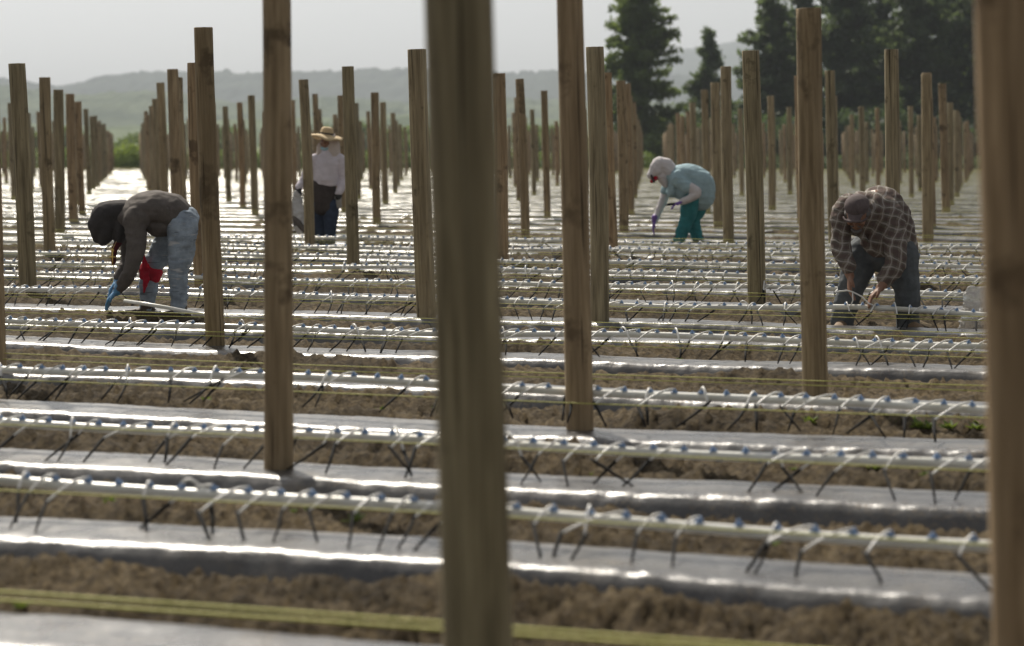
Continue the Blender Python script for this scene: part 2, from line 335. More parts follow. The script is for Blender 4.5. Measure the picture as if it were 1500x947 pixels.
# ------------------------------------------------------------------ wooden posts
def post_mesh(r, h, seed, hi=True):
    rr = random.Random(seed); n = 28 if hi else 10; zs = np.linspace(-.15, h, 40 if hi else 8)
    V = []; Fa = []
    bx = rr.uniform(-.012, .012); by = rr.uniform(-.01, .01)
    for i, z in enumerate(zs):
        tz = z/h; ta = 1 + .06*(.5-tz)
        for k in range(n):
            a = 2*math.pi*k/n; q = r*ta*(1 + .035*noise.noise(Vector((math.cos(a)*1.3+seed, math.sin(a)*1.3, z*1.6))) + (.02*noise.noise(Vector((math.cos(a)*6, math.sin(a)*6+seed, z*2.5))) if hi else 0))
            V.append((q*math.cos(a)+bx*math.sin(3*tz), q*math.sin(a)+by*math.sin(2.5*tz), z))
    L = len(zs)
    for i in range(L-1):
        for k in range(n): Fa.append((i*n+k, i*n+(k+1) % n, (i+1)*n+(k+1) % n, (i+1)*n+k))
    # slightly worn rim and flat top
    b = len(V); V += [(v[0]*.975, v[1]*.975, h+.002+.002*rr.random()) for v in V[(L-1)*n:L*n]]
    for k in range(n): Fa.append(((L-1)*n+k, (L-1)*n+(k+1) % n, b+(k+1) % n, b+k))
    Fa.append(tuple(range(b, b+n)))
    me = bpy.data.meshes.new('wooden_post'); me.from_pydata(V, [], Fa); me.update()
    me.polygons.foreach_set('use_smooth', [True]*(len(Fa)-1)+[False])
    me.materials.append(mt('wood_brown' if rr.random() < .55 else 'wood_green')); me.materials.append(mt('wood_end')); me.polygons[len(Fa)-1].material_index = 1
    return me
PG = 'wooden trellis posts standing in the planting beds'
placed = []
def put_post(x, y, r, h, label, mat=None, lx=None, ly=None, rz=None, me=None, rot=0):
    if me is None: me = post_mesh(r, h, len(placed)*3+1)
    if mat: me.materials[0] = mt(mat)
    o = link('wooden_post', me); o.location = (x, y, .05+gz(y))
    o.rotation_mode = 'ZYX'; o.rotation_euler = (ly if ly is not None else random.uniform(-.006, .006), lx if lx is not None else -.026+random.uniform(-.008, .008), rot)
    placed.append((x, y)); tag(o, label, 'post', PG); return o
# xb, yb, xt, yt, width, material, label   (yb None: base hidden, use the height)
B, G_ = 'wood_brown', 'wood_green'
PM = [(706, None, 674, None, 101, G_, 'very near blurred greenish post crossing the middle of the view', .0015),
 (1522, None, 1494, None, 97, B, 'near out of focus wooden post cut off by the right edge of the view', .0015),
 (408, 690, 404, None, 42, B, 'tall post between the hooded worker and the straw hat, its top beyond the view'),
 (850, 628, 835, None, 40, B, 'smooth brown wooden post taller than the view just right of the near blurred post'),
 (1198, 580, 1188, 30, 37, B, 'thick brown post with a dark cracked top, beside the man in the plaid shirt'),
 (316, 506, 298, 41, 28, B, 'brown wooden post just right of the jeans of the charcoal-hooded worker'),
 (625, 470, 611, 74, 28, G_, 'grey-brown wooden post tucked against the left side of the near blurred post'),
 (879, 475, 871, 74, 27, G_, 'greenish wooden post directly right of the tall smooth brown post'),
 (1110, 438, 1100, 75, 26, G_, 'yellowish post between the teal-clad worker and the thick brown post'),
 (40, 432, 23, 95, 25, G_, 'mossy dark wooden post, the large one nearest the left edge of the view'),
 (294, 425, 283, 98, 14, B, 'wooden post peeking out behind the post at the jeans of the hooded worker'),
 (518, 400, 509, 98, 18, G_, 'greenish wooden post just right of the worker in the straw hat'),
 (735, 385, 730, 108, 20, B, 'wooden post half hidden behind the right side of the near blurred post'),
 (899, 372, 890, 107, 13, B, 'thin wooden post right behind the greenish post, left of the teal-clad worker'),
 (1068, 358, 1064, 98, 16, G_, 'wooden post standing just right of the teal-clad worker'),
 (73, 378, 65, 114, 17, G_, 'mottled green-brown post, second large post from the left edge'),
 (454, 369, 444, 117, 15, G_, 'wooden post in front of the arm of the straw-hatted worker holding a bag'),
 (770, 345, 761, 116, 13, B, 'brown post midway between the near blurred post and the tall smooth one'),
 (914, 340, 909, 119, 14, B, 'reddish wooden post, nearest one left of the hood of the teal-clad worker'),
 (88, 345, 85, 132, 15, G_, 'third large post from the left edge, touching the mottled one'),
 (552, 330, 549, 136, 12, B, 'brown post standing alone midway between the straw hat and the near blurred post'),
 (802, 318, 797, 133, 10, B, 'thin brown post left of the tall smooth post, behind it in the gap'),
 (108, 325, 103, 138, 13, B, 'fourth post from the left edge above the hood of the stooping worker'),
 (121, 315, 115, 148, 10, B, 'fifth post from the left edge in the line running into the distance'),
 (1310, None, 1307, 73, 21, G_, 'wooden post rising behind the back of the man in the plaid shirt'),
 (1222, None, 1216, 104, 15, G_, 'wooden post partly hidden behind the thick brown post with the cracked top'),
 (1364, 336, 1357, 107, 14, B, 'dark brown post right of the back of the man in the plaid shirt'),
 (1386, 310, 1380, 121, 12, B, 'slim brown post just left of the near post at the right edge'),
 (268, None, 260, 114, 16, G_, 'greenish wooden post rising behind the back of the charcoal-hooded worker'),
 (-6, 545, -18, -40, 30, B, 'dark wooden post showing only a sliver at the left edge of the view')]
for k, e in enumerate(PM):
    xb, yb, xt, yt, wd, mat, lab = e[:7]
    if len(e) > 7: u = e[7]; Yd = u*F; Xd = (xb-750)*u; y_b = 205+1.35/u
    elif yb is None: Yd = (2.28-H)*F/(205-yt); Xd = (xb-750)*Yd/F; y_b = 205+1.35*F/Yd
    else:
        p = gp(xb, yb, BEDZ); Xd, Yd, y_b = p.x, p.y, yb
        # keep the post on a bed
        d0 = Yd+SL*Xd; j = min(range(len(ROWD)), key=lambda i: abs(ROWD[i]-d0)); dv = d0-ROWD[j]
        if abs(dv) > .16: Yd -= dv-math.copysign(.16, dv); Xd = (xb-750)*(Yd/F)
    h = 2.3 if yt is None else max(2.05, min(2.6, zat(yt, Yd)-.05))
    r = wd*Yd/F/2; ytop = 205-(h+.05-H)*F/Yd
    if yt is None: lean = (xb-xt)/(y_b-0)
    else: lean = (xb-xt)/(y_b-ytop)
    lean -= (750-xb)/45700.
    put_post(Xd, Yd, max(.055, r), h, lab, mat, lx=-lean, rot=random.random()*6)
meas = list(placed)
o0 = (-1.06, 9.65); av = (1.42, 1.6); bv = (-.98, 6.2)
protos = [[post_mesh(.062+.004*(i % 3), 2.17+.035*i, 200+i, False) for i in range(8)], [post_mesh(.064+.004*(i % 3), 2.17+.035*i, 300+i, True) for i in range(8)]]
cand = []
for i in range(-30, 45):
    for j in range(-14, 30):
        x = o0[0]+i*av[0]+j*bv[0]; y = o0[1]+i*av[1]+j*bv[1]
        if y < 18 or y > 148 or abs(x) > .235*y+1.2: continue
        px = 750+x/y*F
        if px < -60 or px > 1560: continue
        if any(abs(x-a) < .78 and abs(y-b) < (3.3 if y < 50 else 2) for a, b in meas): continue
        cand.append((y, x, px))
cand.sort(); rest = cand[268:]; cand = cand[:268]
ORDP = ['nearest', 'second nearest', 'third nearest', 'fourth nearest', 'fifth nearest', 'sixth nearest', 'seventh nearest', 'eighth nearest', 'ninth nearest', 'tenth nearest']
zone_n = {}
for k, (y, x, px) in enumerate(cand):
    me = protos[1 if y < 45 else 0][random.randrange(8)]
    side = 'left of the stooping hooded worker' if px < 130 else 'behind the stooping hooded worker' if px < 290 else 'left of the straw hat' if px < 455 else 'right of the straw hat' if px < 640 else 'just right of the blurred post' if px < 850 else 'left of the teal-clad worker' if px < 950 else 'behind the teal-clad worker' if px < 1050 else 'right of the teal-clad worker' if px < 1190 else 'around the plaid-shirted man' if px < 1345 else 'at the far right'
    c_ = zone_n.get(side, 0); zone_n[side] = c_+1
    lab = '%s of the thin wooden posts %s' % (ORDP[c_], side) if c_ < 7 and y < 62 else 'small distant wooden post among the crowded rows %s' % side
    put_post(x+random.uniform(-.06, .06), y+random.uniform(-.12, .12), 0, 0, lab, me=me, rot=random.random()*6)

if rest:
    mbp = MB()
    for y, x, px in rest: mbp.tube([(x, y, gz(y)-.1), (x-.03, y, gz(y)+1.0), (x-.06, y, gz(y)+2.25)], [.068, .066, .064], 8)
    tag(mbp.build('distant_posts', 'wood_brown'), 'hundreds of tiny far posts along the end of the field', 'posts', kind='stuff')
# ------------------------------------------------------------------ irrigation pipes with fittings, drip tubes and stakes
def fitting_mesh():
    b = MB(); b.tube([(0, 0, -.003), (0, 0, .006)], .014, 10); b.tube([(0, 0, .006), (0, 0, .012)], .011, 8); b.tube([(0, 0, .012), (0, 0, .019)], .006, 8)
    for a in range(4): c, s_ = math.cos(a*math.pi/2+.4), math.sin(a*math.pi/2+.4); b.tube([(c*.008, s_*.008, .002), (c*.019, s_*.019, -.004)], .0045, 5)
    return b.mesh('fitting')
fit = fitting_mesh(); fit.materials.append(mt('blue_fitting'))
tubes = []
for k in range(14):
    rr = random.Random(50+k); kind = k % 7
    ex = [-.11, -.13, -.09, -.15, -.10, .05, -.02][kind] + rr.uniform(-.02, .02); ey = -rr.uniform(.04, .11); ez = rr.uniform(-.062, -.035); hump = [.004, .008, .006, .0, .012, .04, .01][kind]
    p0 = Vector((0, 0, .014)); p3 = Vector((ex, ey, ez)); p1 = p0+Vector((ex*.25, -.015, hump)); p2 = p0+Vector((ex*.65, ey*.62, ez*.5+hump*.5))
    pts = [(p0*(1-t)**3+p1*3*t*(1-t)**2+p2*3*t*t*(1-t)+p3*t**3) for t in np.linspace(0, 1, 10)]
    mb = MB().tube(pts, (.0048), 6); me = mb.mesh('drip_tube'); me.materials.append(mt('white_tube'))
    e = Vector((p3.x+rr.uniform(-.03, .05)*(2 if k % 4 == 0 else .5), min(p3.y-.01, -.2)-rr.uniform(0, .09), -.13)); up = p3-(e-p3)*.12
    sb = MB().tube([up, p3, (p3+e)/2+Vector((rr.uniform(-.006, .006), 0, 0)), e], [.005, .0072, .0058, .0035], 6)
    sme = sb.mesh('stake'); sme.materials.append(mt('black_stake')); tubes.append((me, sme))
PIPE_ROWS = {2: .0, 3: .0, 4: .0, 6: .0, 8: .0, 9: .0, 10: 0, 11: 0, 12: 0, 13: 0}
PG2 = 'white irrigation pipes laid along the beds'
def pipe_pt(n, s):
    z = .222 + .012*math.sin(s*.9+n*2.1) + .008*math.sin(s*2.3+n); t = .11 + .025*math.sin(s*.7+n*1.3)
    if n < 5: z += -.006*s
    if n == 4: z += .042
    if n == 8 and s > 2.6: z -= .045*min(1, (s-2.6)/1.2)
    return rp(n, s, t, z)
for n in PIPE_ROWS:
    D = ROWD[n]; half = .235*D+1.0
    root = empty('irrigation_pipe', rp(n, 0, .11, 0), 0); R0 = root.location.copy()
    tag(root, 'white irrigation pipe with blue fittings above the %s bed back from the camera' % ORD[n], 'irrigation pipe', PG2)
    ss = np.arange(-half, half*1.1, .12); b = MB(); b.tube([pipe_pt(n, s)-R0 for s in ss], (.0185 if n < 6 else .019), 12); b.build('pipe', 'white_pipe', root)
    sp_ = .122 if n < 5 else .112; sides = np.arange(-half+.2, half*1.05, sp_); sides = sorted(sides, key=lambda q: abs(q))[:100]; sides.sort()
    for s in sides:
        s = float(s)+random.uniform(-.006, .006); p = pipe_pt(n, s)-R0
        f = link('fitting', fit, None, root, p+Vector((0, 0, .02))); f.rotation_euler = (random.uniform(-.3, .3), 0, random.random()*6); f.scale = (.88, .88, .9)
        if random.random() < .1: continue
        tm, sm_ = random.choice(tubes) if n < 6 or random.random() < .5 else tubes[random.randrange(7)]
        q = link('drip_tube', tm, None, root, p+Vector((0, 0, .018))); q.rotation_euler = (0, 0, -TH*.5+random.choice((-.45, -.2, 0, .1, .35))+random.uniform(-.2, .2)); sc = random.uniform(.85, 1.3); q.scale = (sc, 1, 1)
        link('stake', sm_, None, q)
# twines
for n, D in enumerate(ROWD):
    half = .235*D+1.0; root = None
    b = MB(); ss = np.arange(-half, half*1.1, .5 if D < 30 else 1.5); r = .0028 if D < 30 else .0036
    for j, (t0, z0) in enumerate(((-.085, .205), (-.10, .178))):
        if n in (2, 3, 4) and j == 1: continue
        if n in (2, 3): z0 = .232; t0 = -.07
        if n == 4: z0 = .238
        if n == 1: z0 = .2+.02*j
        b.tube([rp(n, float(s), t0, z0+.006*math.sin(s*.8+n+j)) for s in ss], r if n > 1 else .0045, 6)
    lab = 'yellow twine strung along the %s bed back from the camera' % ORD[n] if n < 14 else 'thin yellow twine strung along a far bed behind the workers'
    tag(b.build('twine', 'yellow_twine'), lab, 'twine', 'yellow twines strung between the posts')

# ------------------------------------------------------------------ weeds and clods
wm = []
for k in range(5):
    rr = random.Random(k+90); V = [Vector((0, 0, 0))]; Fa = []
    for q in range(26):
        a = rr.random()*6.28; l = rr.uniform(.03, .075); up = rr.uniform(.3, 1.4); r0 = rr.random()*.04; c = Vector((math.cos(a)*r0, math.sin(a)*r0, rr.uniform(0, .03)))
        d_ = Vector((math.cos(a), math.sin(a), up)).normalized(); sd_ = Vector((-math.sin(a), math.cos(a), rr.uniform(-.3, .3)))*l*.16
        b = len(V); c = Vector((0, 0, 0)); V += [c+d_*l*.5+sd_, c+d_*l-Vector((0, 0, l*.15)), c+d_*l*.5-sd_]; Fa.append((0, b, b+1, b+2))
    me = bpy.data.meshes.new('weed'); me.from_pydata([tuple(v) for v in V], [], Fa); me.materials.append(mt('weed_leaf')); wm.append(me)
WP = [(1030, 598), (1048, 604), (1180, 616), (1205, 622), (1228, 618), (1262, 626), (1285, 624), (1335, 622), (1355, 618), (1378, 626), (1402, 620), (1425, 628), (1022, 602), (1040, 612), (1062, 606), (1100, 618), (1172, 622), (1190, 630), (1215, 633), (1232, 628), (1250, 632), (1320, 630), (1345, 628), (1365, 632), (1392, 630), (1415, 636), (1435, 628), (1000, 610), (975, 600),
      (14, 500), (24, 508), (560, 605), (620, 515), (730, 595), (620, 560), (790, 455), (868, 700), (1120, 785), (1135, 800), (1305, 525), (1312, 520), (1300, 405), (430, 752), (450, 750), (520, 765), (690, 680), (345, 560), (300, 590), (80, 835), (20, 905), (1280, 690), (1160, 690), (640, 600), (520, 742), (160, 740), (860, 560), (1000, 535), (610, 310), (900, 765), (1360, 700), (60, 690), (250, 700)]
for x, y in WP:
    p = gp(x, y, .05); d0 = p.y+SL*p.x
    for _ in range(3):
        j = min(range(len(ROWD)), key=lambda i: abs(ROWD[i]-d0)); dv = d0-ROWD[j]
        if abs(dv) < .46: p.y += math.copysign(.5-abs(dv), dv); d0 = p.y+SL*p.x
    strip = x > 960 and 590 < y < 640
    if strip: p.y = ROWD[5]-SL*p.x-random.uniform(.42, .72)
    o = link('weed', random.choice(wm), None, None, (p.x, p.y, .05)); sc = random.uniform(.6, 1.3)*(1.0 if strip else .75); o.scale = (sc, sc, sc); o.rotation_euler = (0, 0, random.random()*6)
    tag(o, 'small bright green weed in the weedy soil strip beside the plaid-shirted man' if strip else 'small green weed sprouting from bare soil between the beds', 'weed', 'green weeds in the strip near the thick brown post' if strip else 'scattered green weeds in the soil')

# ------------------------------------------------------------------ people
def person_frame(px, py, z=.03):
    """origin at the feet; P(x, y, depth) turns photo measures into metres around it"""
    g = gp(px, py, z); k = g.y/F
    def P(x, y, dy=0.0):
        return Vector(((x-px)*k, dy, (py-y)*k*1.0))
    return g, k, P
def hand(b, wrist, dir_, side, up, size=.18, curl=.5, r=.0085):
    dir_ = Vector(dir_).normalized(); side = Vector(side); side = (side-dir_*side.dot(dir_)).normalized(); nrm = dir_.cross(side)
    if nrm.dot(Vector(up)) < 0: nrm = -nrm
    w_ = Vector(wrist); pl = size*.5
    b.limb([w_-dir_*.02, w_+dir_*pl*.5, w_+dir_*pl], [(.03, .02), (.042, .019), (.040, .016)], side=side)
    for i, (l, o) in enumerate(((.40, -.030), (.45, -.010), (.43, .010), (.34, .029))):
        a = w_+dir_*pl*.9+side*o; L = size*l*1.1; pts = [a]; d = dir_.copy()
        for s_ in range(3):
            d = (d - nrm*curl*(.55)).normalized(); pts.append(pts[-1]+d*L/3)
        b.limb([w_+dir_*pl*.4+side*o*.8]+pts, [r*1.1, r*1.1, r, r*.92, r*.8], n=8)
    a = w_+dir_*pl*.15-side*.03
    b.limb([w_+dir_*.01, a, a+dir_*size*.2-side*.028-nrm*.01, a+dir_*size*.36-side*.022-nrm*.022], [.014, .014, .011, .009], n=8)
def head(b, c, fwd, up, s=1.0):
    """skull, jaw, nose, ears; returns the rotation"""
    fwd = Vector(fwd).normalized(); up = Vector(up); up = (up-fwd*up.dot(fwd)).normalized(); rt = fwd.cross(up); Rm = Matrix((rt, fwd, up)).transposed(); c = Vector(c)
    q = lambda x, y, z: c+Rm@Vector((x*s, y*s, z*s))
    b.ell(c, (.076*s, .095*s, .105*s), Rm); b.ell(q(0, .025, -.06), (.055*s, .065*s, .055*s), Rm)
    b.ell(q(0, .098, -.012), (.013*s, .022*s, .026*s), Rm); b.ell(q(0, .088, .028), (.05*s, .014*s, .010*s), Rm); b.ell(q(0, .088, -.052), (.024*s, .013*s, .009*s), Rm)
    b.ell(q(0, .075, -.09), (.022*s, .02*s, .018*s), Rm)
    for sx in (-1, 1): b.ell(q(.077*sx, -.005, -.005), (.010*s, .02*s, .03*s), Rm); b.ell(q(.045*sx, .07, -.03), (.02*s, .02*s, .02*s), Rm)
    return q, Rm
def eyes(parent, q, s=1.0):
    for sx in (-1, 1): MB().ell(q(.03*sx, .088, .008), .0095*s).build('eye', 'eye', parent)
def body_build(parent, b, name='body', mat='skin', vox=.0075, mats=None):
    me = remesh(b.mesh(name), vox, 1); return link(name, me, mat, parent)
def garment(parent, b, name, mat, vox=.009, wr=.006, ws=9, seed=1, smooth=2):
    return link(name, remesh(b.mesh(name), vox, smooth, wr, ws, seed), mat, parent)
def boot(parent, ankle, toe_dir, mat, name='boot', s=1.0):
    a = Vector(ankle); t = Vector(toe_dir).normalized(); b = MB(); side = t.cross(Vector((0, 0, 1)))
    b.limb([a+Vector((0, 0, .08)), a], [.06*s, .055*s]); b.limb([Vector((a.x, a.y, .04))-t*.05, Vector((a.x, a.y, .045))+t*.06, Vector((a.x, a.y, .035))+t*.17], [(.042*s, .042), (.048*s, .045), (.045*s, .03)], side=side)
    return garment(parent, b, name, mat, .008, .002)

# --- charcoal hooded worker, bending left
g, k, P = person_frame(240, 470)
root = empty('person', g); tag(root, 'stooping worker in a charcoal hoodie and light ripped jeans, red bandana tied at one knee', 'person', 'field workers tending the drip lines')
hipL, hipR = P(270, 330, -.06), P(256, 330, .13); hip = P(264, 330, .03)
knL, anL = P(264, 398, -.10), P(266, 458, -.10); knR, anR = P(217, 398, .14), P(212, 456, .14)
sh = P(196, 318, .02); shL, shR = P(204, 330, -.15), P(190, 330, .19); neck = P(178, 322, .02); hc = P(153, 331, .02)
elL, wrL = P(202, 384, -.22), P(177, 424, -.16); elR, wrR = P(182, 384, .16), P(171, 412, .08)
b = MB()
b.limb([hip, P(235, 312, .02), sh, neck, hc], [(.15, .12), (.15, .11), (.17, .10), (.06, .06), (.06, .06)], side=(0, 1, 0))
hq, HR = head(b, hc, (-.55, -.1, -.85), (-.85, 0, .5))
for a, e, w_ in ((shL, elL, wrL), (shR, elR, wrR)): b.limb([sh, a, e, w_], [.06, .05, .038, .027])
for a, kn, an in ((hipL, knL, anL), (hipR, knR, anR)): b.limb([hip, a, kn, an], [.10, .085, .055, .04])
body_build(root, b); eyes(root, hq)
b = MB()
b.limb([P(268, 322, .03), P(258, 314, .03), P(238, 306, .02), P(212, 307, .02), P(190, 318, .02)], [(.165, .12), (.19, .14), (.205, .14), (.215, .13), (.16, .10)], side=(0, 1, 0), n=22)
b.ell(P(236, 330, .02), (.13, .15, .09))
b.limb([P(207, 318, -.13), shL, P(207, 352, -.19), elL, P(192, 405, -.20), wrL+Vector((.01, 0, .01))], [.10, .09, .078, .062, .052, .042])
b.limb([P(193, 318, .17), shR, P(185, 355, .2), elR, wrR+Vector((.01, 0, .03))], [.09, .08, .065, .055, .04])
garment(root, b, 'hoodie', 'charcoal_cloth', .009, .011, 8, 3)
b = MB()
b.limb([P(194, 312, .02), P(176, 312, .02), P(158, 316, .02), P(148, 328, .02)], [(.11, .09), (.12, .105), (.125, .115), (.12, .10)], side=(0, 1, 0))
b.limb([P(150, 322, .02), P(146, 338, .02), P(143, 350, .02)], [(.12, .095), (.105, .08), (.05, .035)], side=(0, 1, 0))
b.limb([P(180, 322, .02), P(178, 345, .0), P(174, 356, 0)], [(.11, .08), (.10, .05), (.06, .03)], side=(0, 1, 0)); b.limb([P(160, 330, .02), P(156, 345, .02), P(152, 354, .02)], [(.125, .09), (.115, .07), (.08, .035)], side=(0, 1, 0))
garment(root, b, 'hood', 'hood_cloth', .009, .006, 7, 5)
b = MB(); b.limb([P(178, 350, -.02), P(170, 366, -.03), P(168, 385, -.03)], [(.05, .03), (.045, .022), (.03, .012)], side=(0, 1, 0)); garment(root, b, 'scarf', 'dark_red_cloth', .008, .006)
b = MB()
for a, kn, an, hp in ((hipL, knL, anL, 1), (hipR, knR, anR, 0)):
    b.limb([P(264, 322, .03), a, (a+kn)/2+Vector((.01, 0, 0)), kn, (kn+an)/2, an], [(.16, .12), .118, .105, .078, .070, .055])
b.ell(P(272, 326, .03), (.105, .17, .12))
garment(root, b, 'jeans', 'light_denim', .009, .010, 10, 9)
b = MB(); b.limb([P(247, 362, .10), P(228, 369, .06)], [.01, .01])
b = MB(); kp = P(218, 399, .14); b.limb([kp+Vector((.005, 0, .022)), kp, kp-Vector((.005, 0, .024))], [(.095, .09), (.1, .094), (.093, .088)], side=(0, 1, 0))
f = kp+Vector((-.02, -.10, .0)); b.limb([f, f+Vector((-.01, -.02, .06)), f+Vector((-.02, -.01, .15))], [(.014, .014), (.014, .02), (.006, .009)], side=(0, 1, 0)); b.limb([f, f+Vector((.0, -.02, -.06)), f+Vector((-.02, -.01, -.16))], [(.014, .014), (.012, .026), (.006, .008)], side=(0, 1, 0))
b.ell(f, (.022, .02, .02)); garment(root, b, 'bandana', 'red_cloth', .006, .005, 20)
for w_, e, s_ in ((wrL, elL, -1), (wrR, elR, 1)):
    b = MB(); dd = (w_-e).normalized(); b.limb([w_-dd*.05, w_+dd*.01], [.04, .034]); hand(b, w_, dd+Vector((-.35, 0, -.1)), (0, 1, 0), (-1, 0, .4), .2, .45, .0105)
    garment(root, b, 'glove', 'blue_glove', .0055, .001, 20, 1, 1)
boot(root, anL-Vector((0, 0, .03)), (-1, -.1, 0), 'boot'); boot(root, anR-Vector((0, 0, .03)), (-1, -.2, 0), 'boot')
b = MB(); c = P(175.3, 376, -.3); b.tube([c+Vector((0, 0, .052)), c-Vector((0, 0, .05))], .0062, 6); b.tube([c+Vector((-.024, 0, .012)), c+Vector((.024, 0, .012))], .0062, 6); b.ell(c+Vector((0, 0, .062)), (.012, .006, .014))
b.tube([c+Vector((0, 0, .07)), P(178, 352, -.2)], .002, 5); b.build('cross_pendant', 'gold', root)

# loose pipe dropping from her hands
b = MB(); gg = lambda x, y, z: gp(x, y, z)
pts = [gg(182, 441, .24), gg(215, 446, .22), gg(245, 451, .20), gg(275, 457, .17), gg(300, 462, .14)]; b.tube(pts, .014, 10)
tag(b.build('loose_pipe', 'white_pipe'), 'loose grey pipe end sagging from the gloved hands of the charcoal-hooded worker', 'pipe')

# --- straw hat worker, standing
g, k, P = person_frame(476, 366)
root = empty('person', g); tag(root, 'standing worker in a wide straw hat, lilac top and dark jeans holding a white bag', 'person', 'field workers tending the drip lines')
b = MB(); hc = P(479, 207)
b.limb([P(474, 296), P(477, 265), P(479, 235), P(480, 222), hc], [(.15, .10), (.125, .09), (.15, .09), (.05, .05), (.05, .05)], side=(1, 0, 0))
hq, HR = head(b, hc, (-.25, -1, -.12), (0, 0, 1), .92)
shL, shR = P(500, 236), P(459, 236); elL, wrL = P(503, 264, .0), P(497, 285, -.06); elR, wrR = P(446, 262, .03), P(438, 280, -.04)
b.limb([P(480, 232), shL, elL, wrL], [.05, .05, .036, .026]); b.limb([P(478, 232), shR, elR, wrR], [.05, .05, .036, .026])
for hx, kx, ax, dy in ((485, 484, 483, .0), (463, 466, 468, .08)): b.limb([P(hx, 300, dy), P(kx, 336, dy), P(ax, 366, dy)], [.08, .055, .04])
body_build(root, b); eyes(root, hq, .9)
b = MB(); b.limb([P(478, 264), P(479, 252), P(480, 238), P(480, 229), P(480, 221)], [(.165, .13), (.165, .125), (.185, .12), (.14, .10), (.075, .08)], side=(1, 0, 0), n=22)
b.limb([P(496, 234), P(502, 240), elL+Vector((.01, 0, 0)), wrL+Vector((0, 0, .03))], [.08, .075, .06, .05]); b.limb([P(463, 234), P(457, 242), elR, wrR+Vector((0, 0, .03))], [.08, .07, .058, .046])
garment(root, b, 'sweatshirt', 'lilac_cloth', .009, .008, 8, 2)
b = MB(); b.limb([P(475, 302), P(475, 285), P(476, 264)], [(.158, .12), (.158, .12), (.14, .10)], side=(1, 0, 0), n=22); garment(root, b, 'apron', 'brown_apron', .009, .005, 7, 4)
b = MB(); b.ell(P(474, 300), (.155, .115, .10))
for hx, kx, ax, dy in ((485, 484, 483, .0), (463, 467, 469, .08)): b.limb([P(hx, 300, dy), P(hx, 318, dy), P(kx, 338, dy), P(ax, 366, dy)], [.105, .098, .078, .07])
garment(root, b, 'jeans', 'dark_denim', .009, .009, 9, 6)
# hat
b = MB(); prof = [(.0, .105), (.05, .102), (.078, .085), (.09, .05), (.094, .012), (.10, .0), (.14, -.006), (.19, -.02), (.235, -.04), (.232, -.046), (.185, -.028), (.13, -.014), (.085, -.01)]
n_ = 40; V = []; Fa = []
for r_, z_ in prof:
    for i in range(n_): a = 2*math.pi*i/n_; wv_ = .022*math.sin(a*2+1.0)*(r_/.235)**2 + .01*math.sin(a*5)*(r_/.235)**2; V.append((r_*math.cos(a)*.9, r_*math.sin(a), z_+wv_))
for j in range(len(prof)-1):
    for i in range(n_): Fa.append((j*n_+i, (j+1)*n_+i, (j+1)*n_+(i+1) % n_, j*n_+(i+1) % n_))
me = bpy.data.meshes.new('straw_hat'); me.from_pydata(V, [], Fa); me.update(); me.polygons.foreach_set('use_smooth', [True]*len(Fa))
hat = link('straw_hat', me, 'straw', root, P(479.5, 198.5)); hat.rotation_euler = (.0, .13, .1)
hb = MB(); hb.tube([(0, 0, .006), (0, 0, .026)], .0975, 32, caps=False); ho = hb.build('hat_band', 'hat_band', hat)
b = MB(); b.limb([P(485, 203, .02), P(488, 214, .02), P(487, 226, .01)], [(.075, .095), (.09, .10), (.11, .10)], side=(1, 0, 0)); b.limb([P(470, 213, .03), P(470, 226, .0)], [.04, .06]); garment(root, b, 'head_scarf', 'scarf_cloth', .008, .006, 10)
b = MB(); b.limb([hq(-.04, .065, -.10), hq(0, .10, -.105), hq(.045, .07, -.095)], [(.02, .02), (.024, .02), (.02, .02)]); garment(root, b, 'face_mask', 'blue_mask', .006, .002)
for w_, s_, nm in ((wrL, 1, 0), (wrR, -1, 1)):
    b = MB(); hand(b, w_, (.03*s_, -.12, -1), (s_, -.3, 0), (0, -1, 0), .19, .18, .010); gl = garment(root, b, 'glove', 'grey_glove', .0055, .001, 20, 1, 1)
    b = MB(); b.limb([w_+Vector((0, 0, .035)), w_-Vector((0, 0, .035))], [.046, .043]); garment(root, b, 'glove_cuff', 'black_glove', .007, .003)
for ax, dy in ((483, 0), (469, .08)): boot(root, P(ax, 366, dy), (-.3, -1, 0), 'boot')
# bag she carries
g2 = Vector((g.x+(436-476)*k, g.y-.05, g.z)); b = MB(); z = lambda y: (371-y)*k
b.limb([(0, 0, z(287)), (.0, 0, z(300)), (.0, .0, z(318)), (.03, 0, z(335)), (.04, 0, z(343))], [(.03, .03), (.07, .05), (.105, .08), (.09, .07), (.05, .05)], side=(1, 0, 0), n=20)
bag = garment(None, b, 'plastic_bag', 'bag_film', .008, .02, 9, 3); bag.location = g2
tag(bag, 'white translucent plastic bag hanging from the gloved hand of the straw-hatted worker', 'bag')
b = MB(); b.limb([(-.03, -.06, z(324)), (.03, -.07, z(332)), (.10, -.06, z(343))], [.03, .04, .035]); b.limb([(-.05, -.05, z(318)), (-.02, -.08, z(334))], [.02, .02]); c_ = garment(bag, b, 'bag_contents', 'charcoal_cloth', .008, .01); 

